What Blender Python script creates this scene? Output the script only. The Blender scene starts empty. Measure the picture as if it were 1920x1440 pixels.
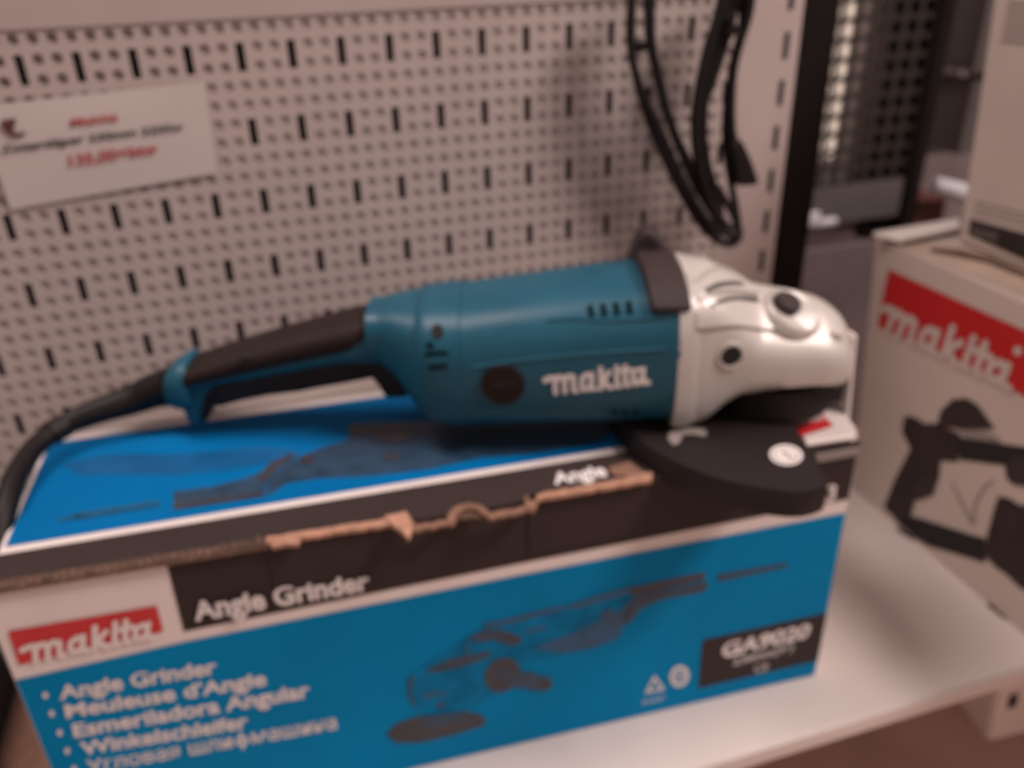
import bpy, bmesh, math, random
from mathutils import Vector, Matrix
random.seed(7)
PI = math.pi
sc = bpy.context.scene
COL = sc.collection

# ------------------------------------------------------------------ camera
FPX = 1600.0
CW = Vector((0.11485, -0.56832, 0.4482355))
R_ = Vector((0.95441798, -0.29729011, -0.02655024)).normalized()
U_ = Vector((0.16086885, 0.43743804, 0.88474243)).normalized()
F_ = Vector((0.25141109, 0.84868519, -0.46532345)).normalized()
cd = bpy.data.cameras.new('camera'); cam = bpy.data.objects.new('camera', cd); COL.objects.link(cam)
m = Matrix((R_, U_, -F_)).transposed().to_4x4(); m.translation = CW
cam.matrix_world = m
cd.sensor_width = 36.0; cd.lens = FPX*36/1920
cd.clip_start = 0.02; cd.clip_end = 50
cd.dof.use_dof = True; cd.dof.focus_distance = 0.20; cd.dof.aperture_fstop = 9.5
sc.camera = cam

def ray(x, y): return F_ + R_*((x-960)/FPX) + U_*((720-y)/FPX)
def onz(x, y, z): d = ray(x, y); return CW + d*((z-CW.z)/d.z)
def ony(x, y, Y): d = ray(x, y); return CW + d*((Y-CW.y)/d.y)
def onx(x, y, X): d = ray(x, y); return CW + d*((X-CW.x)/d.x)
def onpl(x, y, P0, N):
    d = ray(x, y); return CW + d*((P0-CW).dot(N)/d.dot(N))
def proj(P):
    d = P-CW; k = d.dot(F_); return (960+FPX*d.dot(R_)/k, 720-FPX*d.dot(U_)/k)

# ------------------------------------------------------------------ materials
def lin(c):
    return tuple((x/12.92 if x <= .04045 else ((x+.055)/1.055)**2.4) for x in c)
def mat(name, rgb, rough=.5, metal=0., var=.08, vscale=30., bump=0., bscale=200., spec=.5, emit=None, coat=0.):
    """rgb is linear base colour; a little noise in colour, roughness and height"""
    mt = bpy.data.materials.new(name); mt.use_nodes = True
    nt = mt.node_tree; b = nt.nodes['Principled BSDF']
    b.inputs['Roughness'].default_value = rough; b.inputs['Metallic'].default_value = metal
    b.inputs['Specular IOR Level'].default_value = spec
    b.inputs['Coat Weight'].default_value = coat
    tc = nt.nodes.new('ShaderNodeTexCoord')
    n = nt.nodes.new('ShaderNodeTexNoise'); n.inputs['Scale'].default_value = vscale; n.inputs['Detail'].default_value = 6
    nt.links.new(tc.outputs['Object'], n.inputs['Vector'])
    cr = nt.nodes.new('ShaderNodeValToRGB')
    cr.color_ramp.elements[0].position = .3; cr.color_ramp.elements[1].position = .7
    cr.color_ramp.elements[0].color = (*[max(0, c*(1-var)) for c in rgb], 1)
    cr.color_ramp.elements[1].color = (*[min(1, c*(1+var)) for c in rgb], 1)
    nt.links.new(n.outputs['Fac'], cr.inputs['Fac']); nt.links.new(cr.outputs['Color'], b.inputs['Base Color'])
    mr = nt.nodes.new('ShaderNodeMapRange'); mr.inputs['To Min'].default_value = max(.02, rough-.08); mr.inputs['To Max'].default_value = min(1, rough+.08)
    nt.links.new(n.outputs['Fac'], mr.inputs['Value']); nt.links.new(mr.outputs['Result'], b.inputs['Roughness'])
    if bump:
        n2 = nt.nodes.new('ShaderNodeTexNoise'); n2.inputs['Scale'].default_value = bscale; n2.inputs['Detail'].default_value = 3
        nt.links.new(tc.outputs['Object'], n2.inputs['Vector'])
        bp = nt.nodes.new('ShaderNodeBump'); bp.inputs['Strength'].default_value = bump; bp.inputs['Distance'].default_value = .001
        nt.links.new(n2.outputs['Fac'], bp.inputs['Height']); nt.links.new(bp.outputs['Normal'], b.inputs['Normal'])
    if emit:
        b.inputs['Emission Color'].default_value = (*emit[:3], 1); b.inputs['Emission Strength'].default_value = emit[3]
    return mt
MT = dict(
    board=mat('painted_sheet_metal', (.47, .388, .37), .55, var=.05, vscale=12),
    rail=mat('painted_rail', (.44, .362, .342), .5, var=.05, vscale=12),
    recess=mat('hole_backing', (.35, .29, .27), .8),
    cavity=mat('dark_cavity', (.010, .008, .007), .9),
    backing=mat('panel_backing', (.085, .066, .057), .9),
    shelf=mat('shelf_enamel', (.62, .55, .52), .38, var=.05, vscale=9),
    shelfside=mat('shelf_edge_enamel', (.60, .52, .48), .4, var=.05, vscale=9),
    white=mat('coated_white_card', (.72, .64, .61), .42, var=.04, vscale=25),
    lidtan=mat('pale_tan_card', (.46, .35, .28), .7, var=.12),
    flaplit=mat('lit_card_flap', (.88, .80, .77), .4, var=.02),
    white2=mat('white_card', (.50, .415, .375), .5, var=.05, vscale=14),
    card=mat('raw_cardboard', (.20, .105, .070), .85, var=.2, vscale=120, bump=.5),
    cardlight=mat('torn_cardboard', (.40, .215, .145), .85, var=.22, vscale=150, bump=.5),
    fluted=mat('worn_fluted_card', (.11, .062, .046), .9, var=.5, vscale=90, bump=.5),
    carddark=mat('corrugated_core', (.09, .045, .03), .9, var=.35, vscale=200, bump=.6),
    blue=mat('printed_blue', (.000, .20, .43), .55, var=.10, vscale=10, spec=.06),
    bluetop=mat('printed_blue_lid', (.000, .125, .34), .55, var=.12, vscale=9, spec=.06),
    black=mat('printed_black', (.034, .023, .022), .6, spec=.2, var=.12, vscale=20),
    red=mat('printed_red', (.52, .022, .028), .45, var=.05),
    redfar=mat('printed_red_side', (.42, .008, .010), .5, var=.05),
    ink=mat('white_ink', (.74, .69, .68), .5, var=.03),
    inkmid=mat('light_grey_ink', (.36, .30, .28), .55, var=.08),
    inkgrey=mat('grey_ink', (.25, .21, .20), .6, var=.05),
    pblue=mat('print_dark_blue', (.002, .075, .17), .4, var=.25, vscale=60),
    pmid=mat('print_mid_blue', (.002, .15, .32), .5, var=.28, vscale=70, spec=.06),
    pdark=mat('print_charcoal', (.035, .034, .045), .42, var=.25, vscale=60),
    pslate=mat('print_slate', (.018, .045, .085), .42, var=.3, vscale=60),
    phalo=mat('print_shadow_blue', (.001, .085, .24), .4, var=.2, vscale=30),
    teal=mat('teal_plastic', (.009, .080, .128), .40, spec=.35, var=.08, vscale=35, bump=.10, bscale=900),
    tealdark=mat('teal_plastic_vent', (.001, .008, .011), .8, spec=.1),
    rubber=mat('dark_soft_grip', (.017, .009, .008), .65, spec=.2, var=.15, vscale=60, bump=.25, bscale=1200),
    blackp=mat('black_plastic', (.010, .007, .007), .5, spec=.25, var=.12, vscale=40, bump=.1, bscale=800),
    brownp=mat('dark_plastic_cover', (.034, .023, .023), .5, spec=.3, var=.12, vscale=40),
    silver=mat('cast_aluminium_paint', (.51, .47, .44), .38, metal=.15, var=.05, vscale=25, bump=.08, bscale=600),
    silverdark=mat('cast_groove', (.05, .04, .036), .7),
    steel=mat('screw_steel', (.40, .36, .33), .3, metal=.9),
    guard=mat('black_painted_guard', (.016, .011, .011), .45, spec=.25, var=.15, vscale=20, bump=.1),
    cord=mat('black_rubber_cord', (.008, .006, .006), .5, spec=.25, var=.2, vscale=60),
    paper=mat('price_paper', (.56, .49, .47), .5, var=.04, vscale=8),
    txtblack=mat('black_ink', (.03, .024, .022), .6),
    txtred=mat('red_ink', (.42, .05, .05), .6),
    txtbrown=mat('dark_red_ink', (.10, .03, .025), .6),
    post=mat('near_black_post', (.008, .005, .004), .7, spec=.15),
    mesh=mat('dark_wire', (.022, .017, .015), .5),
    meshback=mat('grey_rack_sheet', (.38, .31, .30), .6, var=.35, vscale=14),
    glow=mat('cream_glow', (.8, .7, .6), .5, emit=(1.0, .76, .62, .75)),
    far=mat('far_shadow_wall', (.20, .165, .165), .8, var=.25, vscale=6),
    fargreen=mat('grey_green_panel', (.17, .21, .19), .7, var=.15, vscale=5),
    fardark=mat('dark_far_carton', (.09, .075, .072), .7, var=.1),
    farred=mat('dull_red_far', (.14, .045, .04), .7),
    roll=mat('pale_wrapped_roll', (.60, .58, .60), .35, var=.1, vscale=15),
    floor=mat('brown_floor', (.55, .36, .30), .6, var=.2, vscale=8),
    lilac=mat('lilac_grey_panel', (.105, .082, .086), .7, var=.3, vscale=7),
    navy=mat('navy_case', (.010, .014, .026), .6),
)

# ------------------------------------------------------------------ object helpers
def thing(name, label, cat, loc, group=None, kind=None):
    o = bpy.data.objects.new(name, None); o.empty_display_size = .02
    COL.objects.link(o); o.location = loc
    if label: o['label'] = label
    if cat: o['category'] = cat
    if group: o['group'] = group
    if kind: o['kind'] = kind
    return o
def root_loc(o):
    while o.parent: o = o.parent
    return o.location.copy()
class MB:
    def __init__(s): s.v = []; s.f = []; s.mi = []
    def add(s, vs, fs, mi=0):
        k = len(s.v); s.v += [Vector(v) for v in vs]; s.f += [[i+k for i in f] for f in fs]; s.mi += [mi]*len(fs); return s
    def poly(s, pts, mi=0): return s.add(pts, [list(range(len(pts)))], mi)
    def prism(s, pts, d, mi=0):
        n = len(pts); d = Vector(d); a = [Vector(p) for p in pts]; b = [p+d for p in a]
        return s.add(a+b, [list(range(n))[::-1], list(range(n, 2*n))]+[[i, (i+1) % n, n+(i+1) % n, n+i] for i in range(n)], mi)
    def box(s, a, b, mi=0):
        x0, y0, z0 = a; x1, y1, z1 = b
        return s.prism([(x0, y0, z0), (x1, y0, z0), (x1, y1, z0), (x0, y1, z0)], (0, 0, z1-z0), mi)
    def obox(s, c, ax, ay, az, mi=0):
        c = Vector(c); ax, ay, az = Vector(ax), Vector(ay), Vector(az)
        return s.prism([c-ax-ay-az, c+ax-ay-az, c+ax+ay-az, c-ax+ay-az], az*2, mi)
    def loft(s, rings, cap=True, mi=0):
        n = len(rings[0]); vs = [p for r in rings for p in r]; fs = []
        for k in range(len(rings)-1):
            for i in range(n):
                j = (i+1) % n; fs.append([k*n+i, k*n+j, (k+1)*n+j, (k+1)*n+i])
        if cap:
            fs.append(list(range(n))[::-1]); fs.append([(len(rings)-1)*n+i for i in range(n)])
        return s.add(vs, fs, mi)
    def tube(s, path, rad, n=12, mi=0, cap=True):
        path = [Vector(p) for p in path]
        if not hasattr(rad, '__len__'): rad = [rad]*len(path)
        rings = []; up = Vector((0.13, 0.2, 1)).normalized()
        for i, p in enumerate(path):
            t = (path[min(i+1, len(path)-1)]-path[max(i-1, 0)]).normalized()
            a = up.cross(t)
            if a.length < .05: a = Vector((1, 0, 0)).cross(t)
            a.normalize(); b = t.cross(a); up = b.copy()
            rings.append([p+a*rad[i]*math.cos(2*PI*k/n)+b*rad[i]*math.sin(2*PI*k/n) for k in range(n)])
        return s.loft(rings, cap, mi)
    def cyl(s, c, ax, r, h, n=32, mi=0, r2=None):
        c = Vector(c); ax = Vector(ax).normalized(); return s.tube([c, c+ax*h], [r, r if r2 is None else r2], n, mi)
    def build(s, name, material, parent=None, smooth=True, bevel=0, sub=0, loc=None, angle=40):
        me = bpy.data.meshes.new(name)
        if parent: L = root_loc(parent)
        else: L = Vector(loc) if loc is not None else sum(s.v, Vector())/max(1, len(s.v))
        me.from_pydata([tuple(v-L) for v in s.v], [], s.f)
        for mm in (material if isinstance(material, (list, tuple)) else [material]): me.materials.append(mm)
        for p, i in zip(me.polygons, s.mi): p.material_index = i
        bm = bmesh.new(); bm.from_mesh(me); bmesh.ops.recalc_face_normals(bm, faces=bm.faces); bm.to_mesh(me); bm.free()
        if smooth:
            me.polygons.foreach_set('use_smooth', [True]*len(me.polygons)); me.set_sharp_from_angle(angle=math.radians(angle))
        o = bpy.data.objects.new(name, me); COL.objects.link(o)
        if parent: o.parent = parent
        else: o.location = L
        if bevel:
            bv = o.modifiers.new('bevel', 'BEVEL'); bv.width = bevel; bv.segments = 3; bv.limit_method = 'ANGLE'; bv.angle_limit = math.radians(35)
        if sub:
            su = o.modifiers.new('sub', 'SUBSURF'); su.levels = sub; su.render_levels = sub
        return o
def tag(o, label, cat, group=None, kind=None):
    if label: o['label'] = label
    if cat: o['category'] = cat
    if group: o['group'] = group
    if kind: o['kind'] = kind
    return o
def smooth_path(pts, n=8):
    pts = [Vector(p) for p in pts]; out = []
    q = [pts[0]*2-pts[1]]+pts+[pts[-1]*2-pts[-2]]
    for i in range(1, len(q)-2):
        for k in range(n):
            t = k/n; a, b, c, d = q[i-1], q[i], q[i+1], q[i+2]
            out.append(.5*((2*b)+(c-a)*t+(2*a-5*b+4*c-d)*t*t+(3*b-3*c+d-a)*t**3))
    out.append(pts[-1]); return out

# text as flat meshes mapped through a function (u in 0..1, v in 0..1 cap height) -> world point
_tc = {}
def text_geo(s, bold=0., shear=0., space=1.):
    k = (s, bold, shear, space)
    if k in _tc: return _tc[k]
    c = bpy.data.curves.new('t', 'FONT'); c.body = s; c.size = 1; c.offset = bold; c.shear = shear; c.space_character = space
    c.fill_mode = 'FRONT'; c.resolution_u = 4
    o = bpy.data.objects.new('t', c); COL.objects.link(o)
    dg = bpy.context.evaluated_depsgraph_get(); me = bpy.data.meshes.new_from_object(o.evaluated_get(dg))
    bm = bmesh.new(); bm.from_mesh(me)
    bmesh.ops.triangulate(bm, faces=bm.faces)
    vs = [(v.co.x, v.co.y) for v in bm.verts]; fs = [[v.index for v in f.verts] for f in bm.faces]
    bm.free(); bpy.data.objects.remove(o); bpy.data.meshes.remove(me)
    _tc[k] = (vs, fs); return vs, fs
def add_text(mb, s, fn, cap=.76, bold=0., shear=0., space=1., mi=0):
    vs, fs = text_geo(s, bold, shear, space)
    x0 = min(v[0] for v in vs); x1 = max(v[0] for v in vs)
    def rm(y):
        y /= .682
        return y*1.12 if y < .66 else .739+(y-.66)*.768
    mb.add([fn((v[0]-x0)/(x1-x0), rm(v[1])*.682/cap) for v in vs], fs, mi)
# heavy slanted brush lettering of the maker's name, drawn stroke by stroke (x height 1)
LOGO = [[(-.55, .86), (-.1, .98), (.25, .9)], [(.22, .98), (.22, 0)], [(.22, .75), (.6, .99), (.92, .85)], [(.95, .9), (.95, 0)], [(.95, .75), (1.33, .99), (1.62, .85)], [(1.66, .9), (1.66, .05), (1.95, .02)],
        [(3.0, .8), (2.7, .95), (2.35, .75), (2.28, .35), (2.5, .06), (2.8, .12), (3.02, .4)], [(3.08, .98), (3.05, .1), (3.4, .02)],
        [(3.78, 1.42), (3.78, 0)], [(4.45, .98), (3.9, .48), (4.5, .0), (4.65, .02)], [(5.0, 1.0), (5.0, .08), (5.25, .02)], [(5.0, 1.28), (5.0, 1.42)],
        [(5.65, 1.42), (5.65, .12), (5.95, .02)], [(5.35, .95), (6.1, .97)],
        [(6.95, .8), (6.65, .95), (6.3, .75), (6.23, .35), (6.45, .06), (6.75, .12), (6.97, .4)], [(7.03, .98), (7.0, .1), (7.45, .02)]]
def add_logo(mb, fn, w=.185, shear=.28, lift=None):
    X0, X1 = -.7, 7.95
    q = 0
    for st in LOGO:
        for i in range(len(st)-1):
            (xa_, ya_), (xb_, yb_) = st[i], st[i+1]; L_ = math.hypot(xb_-xa_, yb_-ya_); tx, ty = (xb_-xa_)/L_, (yb_-ya_)/L_
            n = 6; pts = []
            for k in range(n+1):
                a = PI/2+PI*k/n; pts.append((xa_+w*(tx*math.cos(a)-ty*math.sin(a)), ya_+w*(ty*math.cos(a)+tx*math.sin(a))))
            for k in range(n+1):
                a = -PI/2+PI*k/n; pts.append((xb_+w*(tx*math.cos(a)-ty*math.sin(a)), yb_+w*(ty*math.cos(a)+tx*math.sin(a))))
            P = [fn((x+shear*y-X0)/(X1-X0), y/1.42) for x, y in pts]
            q += 1; mb.poly([p+lift*(q*.000012) for p in P])
def quad_fn(P00, P10, P01, P11):
    """P00 baseline left, P10 baseline right, P01 cap left, P11 cap right"""
    P00, P10, P01, P11 = map(Vector, (P00, P10, P01, P11))
    return lambda u, v: P00*(1-u)*(1-v)+P10*u*(1-v)+P01*(1-u)*v+P11*u*v

# ------------------------------------------------------------------ shelf and floor (setting)
ZT = 0.184
SY = -0.2665
mb = MB(); mb.box((-.9, SY+.002, -.012), (1.2, .02, 0)); mb.box((-.9, SY, -.013), (1.2, SY+.0018, -.0003))
sh = mb.build('shelf', MT['shelf'], smooth=True, bevel=.0012, loc=(.15, -.12, 0)); sh['kind'] = 'structure'
mb = MB()
for (a, b) in (((1680, 993), (1712, 1014)), ((1850, 1135), (1885, 1162))):
    p = onz(*a, .0005); q = onz(*b, .0005); w = Vector((.004, .002, 0))
    mb.prism([p, q, q+w, p+w], (0, 0, .0004))
mb.build('shelf_slot', MT['cavity'], sh, smooth=False)
mb = MB(); mb.box((-1.5, -1.6, -.23), (3, 3, -.20))
fl = mb.build('floor', MT['floor'], smooth=False, loc=(.3, 0, -.2)); fl['kind'] = 'structure'

# bracket under the shelf
br = thing('shelf_bracket', 'grey steel bracket with a dark square hole under the right end of the shelf', 'bracket', (.61, -.235, -.013))
pl = [ony(x, y, -.236) for x, y in ((1876, 1285), (1960, 1250), (1935, 1368), (1856, 1388))]
mb = MB(); mb.prism(pl, (0, .002, 0)); mb.build('front_plate', MT['shelfside'], br, smooth=False)
h = [ony(x, y, -.2368) for x, y in ((1894, 1306), (1910, 1300), (1906, 1324), (1889, 1330))]
mb = MB(); mb.prism(h, (0, .0006, 0)); mb.build('hole', MT['cavity'], br, smooth=False)
a = pl[0]; b = pl[3]
mb = MB(); mb.prism([a+Vector((0, .002, 0)), b+Vector((0, .002, 0)), Vector((b.x, -.08, -.05)), Vector((a.x, -.06, a.z))], (-.002, 0, 0))
mb.build('side_plate', MT['shelfside'], br, smooth=False)
# second, darker support at the far right
mb = MB(); mb.box((.655, -.22, -.16), (.70, -.19, -.0135))

# ------------------------------------------------------------------ pegboard
XE = 0.5055; Z0 = 0.3878; RP = .011; ZTOP = .4085
pb = thing('pegboard_panel', 'perforated off white steel back panel with rows of round holes and upright slots', 'pegboard', (.2, 0, 0))
mb = MB()
# cells: columns c -> x = .01*c ; rows r -> z = Z0 + RP*(.5 + r) (r = 0 is the upper half of slot row 0)
C0, C1 = -9, 46
R1, R0 = 1, -25
def cell_hole(mb, x0, x1, z0, z1, hole, depth, open_):
    n = len(hole); hc = sum((Vector(p) for p in hole), Vector((0, 0)))/n
    # outer boundary sampled in the direction of each hole vertex
    outer = []
    hx, hz = (x1-x0)/2, (z1-z0)/2
    for k in range(n):
        if k % 4 == 2:
            a = PI*2*k/n; outer.append((hc.x+math.copysign(hx, math.cos(a)), hc.y+math.copysign(hz, math.sin(a)))); continue
        a = 2*PI*k/n; dx, dy = math.cos(a), math.sin(a)
        kk = min(hx/abs(dx) if abs(dx) > 1e-9 else 9, hz/abs(dy) if abs(dy) > 1e-9 else 9)
        outer.append((hc.x+dx*kk, hc.y+dy*kk))
    cx, cz = hc
    ring = [(p[0], 0, p[1]) for p in outer]+[(p[0], 0, p[1]) for p in hole]+[(p[0], depth, p[1]) for p in hole]
    mb.add(ring, [[i, (i+1) % n, n+(i+1) % n, n+i] for i in range(n)]+[[n+i, n+(i+1) % n, 2*n+(i+1) % n, 2*n+i] for i in range(n)])
    if not open_: mb.add(ring[2*n:], [list(range(n))], 1)
def hole_pts(cx, cz, r, n=16): return [(cx+r*math.cos(2*PI*k/n), cz+r*math.sin(2*PI*k/n)) for k in range(n)]
def hd(c, r): return .0013+.0045*max(0, 1-(c+9)/24)*(1 if r > -2 else .12)
for c in range(C0, C1):
    x = .01*c
    r = R1
    while r >= R0:
        z = Z0+RP*(.5+r)
        slotrow = (-r) % 4 in (0, 1)   # rows 0,-1 | -4,-5 | ...
        if r == 0 or (slotrow and r < 0 and (-r) % 4 == 0):
            if c % 3 == 0:
                zc = z-RP/2
                pts = [(x-.0025, zc-.0083), (x+.0025, zc-.0083), (x+.0025, zc), (x+.0025, zc+.0083), (x-.0025, zc+.0083), (x-.0025, zc)]
                x0, x1, za, zb = x-.005, x+.005, zc-RP, zc+RP
                mb.add([(x0, 0, za), (x1, 0, za), (x1, 0, zc), (x1, 0, zb), (x0, 0, zb), (x0, 0, zc)]+[(p[0], 0, p[1]) for p in pts]+[(p[0], .0030, p[1]) for p in pts],
                       [[i, (i+1) % 6, 6+(i+1) % 6, 6+i] for i in range(6)]+[[6+i, 6+(i+1) % 6, 12+(i+1) % 6, 12+i] for i in range(6)])
                r -= 2; continue
            else:
                cell_hole(mb, x-.005, x+.005, z-RP/2, z+RP/2, hole_pts(x, z, .0031), hd(c, r), False)
                z2 = z-RP
                cell_hole(mb, x-.005, x+.005, z2-RP/2, z2+RP/2, hole_pts(x, z2, .0031), hd(c, r), False)
                r -= 2; continue
        cell_hole(mb, x-.005, x+.005, z-RP/2, z+RP/2, hole_pts(x, z, .0031), hd(c, r), False)
        r -= 1
xa, xb = .01*C0-.005, .01*(C1-1)+.005
ztop, zbot = Z0+RP*(1+R1), Z0+RP*(R0)+0.0
# plain margins
mb.poly([(xb, 0, -.30), (XE, 0, -.30), (XE, 0, .50), (xb, 0, .50)])
mb.poly([(xa-.5, 0, -.3), (xa, 0, -.3), (xa, 0, .50), (xa-.5, 0, .50)])
mb.poly([(xa, 0, -.3), (xb, 0, -.3), (xb, 0, zbot), (xa, 0, zbot)])
mb.build('perforated_sheet', [MT['board'], MT['recess']], pb, smooth=False)
mb = MB(); mb.box((xa-.5, .012, -.3), (XE, .014, .50)); mb.build('backing', MT['backing'], pb, smooth=False)
mb = MB(); mb.prism([(XE, 0, -.3), (XE+.0015, 0, -.3), (XE+.0015, 0, .50), (XE, 0, .50)], (0, .02, 0)); mb.build('edge_fold', MT['board'], pb, smooth=False)
mb = MB(); mb.box((xa-.5, -.0014, ztop-.001), (xb+.03, .0, .50)); mb.build('top_rail', MT['rail'], pb, bevel=.001)
mb = MB()
for k in range(-8, 6):
    z = .373+.0325*k if True else 0
    mb.box((.4942, -.0006, z-.0088), (.4982, -.0002, z+.0088))
mb.build('edge_slot', MT['cavity'], pb, smooth=False, bevel=.0)
# post at the panel's end, its shade put into a near black colour
mb = MB(); mb.box((XE+.004, .002, -.3), (.5385, .035, .7))
tag(mb.build('shelf_post', MT['post'], smooth=False, loc=(.52, .02, -.3)), 'near black upright post beside the right edge of the perforated panel', 'post')

# ------------------------------------------------------------------ price card
pc = thing('price_card', 'white paper price card with red and black printing fixed to the perforated panel', 'price sign', (.04, -.004, .34))
Yp = -.0022
q = [ony(-45, 200, Yp), ony(383, 150, Yp), ony(408, 322, Yp-.006), ony(22, 392, Yp-.002), ony(-5, 330, Yp)]
mb = MB(); grid = []
TL, TR, BR, BL = ony(-48, 200, Yp), ony(383, 152, Yp), ony(409, 324, Yp), ony(20, 393, Yp)
nx, nz = 14, 8; vs = []
for j in range(nz+1):
    for i in range(nx+1):
        u, v = i/nx, j/nz
        p = TL*(1-u)*(1-v)+TR*u*(1-v)+BR*u*v+BL*(1-u)*v
        bend = .0010*math.sin(PI*u*.9+.3)*math.sin(PI*v)
        vs.append(p+Vector((0, -bend, 0)))
mb.add(vs, [[j*(nx+1)+i, j*(nx+1)+i+1, (j+1)*(nx+1)+i+1, (j+1)*(nx+1)+i] for j in range(nz) for i in range(nx)])
card_o = mb.build('paper', MT['paper'], pc, angle=80)
Yt = Yp-.0020
def cardtext(s, bl, br, tl, tr, mt_, nm, bold=.0):
    mb = MB(); add_text(mb, s, quad_fn(*[ony(x, y, Yt) for x, y in (bl, br, tl, tr)]), bold=bold); return mb.build(nm, mt_, pc, smooth=False)
cardtext('Makita', (134, 238), (222, 226), (131, 222), (220, 209), MT['txtred'], 'lettering', .02)
cardtext('Zwaarslijper 230mm 2200w', (2, 287), (345, 243), (0, 272), (342, 229), MT['txtblack'], 'lettering', .022)
cardtext('135,00+btw', (132, 313), (297, 287), (127, 290), (294, 266), MT['txtred'], 'lettering', .02)
mb = MB()
mb.poly([ony(x, y, Yt) for x, y in ((2, 226), (16, 224), (30, 222), (27, 238), (24, 246), (34, 250), (48, 247), (47, 253), (36, 258), (20, 256), (8, 246), (1, 234))])
mb.build('emblem', MT['txtbrown'], pc, smooth=False)

# ------------------------------------------------------------------ carton of the grinder
TH = -.052
eU = Vector((math.cos(TH), math.sin(TH), 0)); eV = Vector((-math.sin(TH), math.cos(TH), 0))
FLc = Vector((-.03775221, -.20157289, 0)); LEN = .4624; DEP = .177
FRc = FLc+eU*LEN
def CB(u, v, z): return FLc+eU*u+eV*v+Vector((0, 0, z))
ct = thing('grinder_carton', 'blue, black and white printed cardboard carton with torn lid edge, under the power tool', 'carton', FLc)
mb = MB(); mb.prism([CB(0, 0, 0), CB(LEN, 0, 0), CB(LEN, DEP, 0), CB(0, DEP, 0)], (0, 0, ZT))
mb.build('card_body', MT['white'], ct, smooth=False, bevel=.0012)
FN = -eV
def onF(x, y, k=.0004): return onpl(x, y, FLc-eV*k, FN)
def onT(x, y, k=.0004): return onz(x, y, ZT+k)
def uF(P): return (P-FLc).dot(eU)
# front: blue field
w1 = uF(onF(1565, 962))
def clampF(x, y, k=.0004):
    P = onF(x, y, k); u = min(max(uF(P), .0010), LEN-.0008); P = FLc+eU*u-eV*k+Vector((0, 0, max(P.z, .001))); return P
fp = MB()
fp.poly([clampF(28, 1276), clampF(350, 1203), clampF(967, 1080), clampF(1595, 960), clampF(1620, 940, .0004)-Vector((0, 0, .2)) if False else clampF(1640, 1260), clampF(1528, 1275), clampF(700, 1480), clampF(60, 1600)])
fp.build('front_panel', MT['blue'], ct, smooth=False)
# front: black band
mb = MB()
mb.poly([clampF(318, 1078), clampF(345, 1184), clampF(967, 1058), clampF(1605, 933), clampF(1640, 852), CB(LEN-.0008, -.0004, ZT-.001), CB(uF(onF(318, 1078)), -.0004, ZT-.001)])
ub_ = uF(onF(318, 1078)); mb.prism([CB(ub_, -.0007, ZT-.004), CB(LEN, -.0007, ZT-.004), CB(LEN, -.0007, ZT+.0005), CB(ub_, -.0007, ZT+.0005)], eV*.0035)
mb.build('black_band', MT['black'], ct, smooth=False)
# top: blue field, black strip
def T(u, v, k=.0004): return CB(u, v, ZT+k)
vT0, vT1 = .0353, .138   # blue between these depths (photo: front line, rear line)
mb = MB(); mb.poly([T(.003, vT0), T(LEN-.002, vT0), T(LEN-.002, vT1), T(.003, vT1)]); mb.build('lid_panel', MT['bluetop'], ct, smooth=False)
lblu = uF(onT(1492, 815))
mb = MB(); mb.poly([T(.001, .0005), T(lblu, .0005), T(lblu-.004, .0295), T(.001, .0295)]); mb.build('lid_strip', MT['black'], ct, smooth=False)
mb = MB(); mb.poly([T(.004, .1455), T(LEN-.004, .1455), T(LEN-.004, DEP-.001), T(.004, DEP-.001)]); mb.build('rear_strip', MT['inkmid'], ct, smooth=False)
# lid label at the right end, a thin raised tab of white card with a red logo
mb = MB(); P = [onT(x, y, .003) for x, y in ((1478, 772), (1560, 752), (1604, 808), (1604, 824), (1512, 838))]
mb.prism(P, (0, 0, .002)); lab = mb.build('lid_tab', MT['white'], ct, smooth=False, bevel=.0006)
mb = MB(); mb.poly([onT(x, y, .0055) for x, y in ((1482, 787), (1540, 775), (1563, 798), (1502, 818))]); mb.build('red_mark', MT['red'], lab, smooth=False)
mb = MB(); add_logo(mb, quad_fn(onT(1486, 797, .0058), onT(1546, 785, .0058), onT(1482, 783, .0058), onT(1535, 771, .0058)), lift=Vector((0, 0, 1))); mb.build('lettering', MT['ink'], lab, smooth=False)
# grey fold below the tab
mb = MB(); mb.prism([clampF(1528, 852, .001), clampF(1640, 832, .001), clampF(1640, 846, .001), clampF(1532, 866, .001)], -eV*.001); mb.build('fold_edge', MT['inkgrey'], ct, smooth=False)
# white end flap standing up at the right
xf = FRc.x+.0075
mb = MB()
fy0, fy1 = -.197, -.12
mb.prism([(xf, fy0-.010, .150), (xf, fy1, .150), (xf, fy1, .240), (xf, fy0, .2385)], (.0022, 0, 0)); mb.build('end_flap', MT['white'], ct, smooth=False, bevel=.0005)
# torn, raised cardboard edges along the fold
def topPrism(pts, k0, k1, nm, m_, jag=0):
    mb = MB(); mb.prism([onT(x, y, k0) for x, y in pts], (0, 0, k1-k0)); return mb.build(nm, m_, ct, smooth=False)
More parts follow.
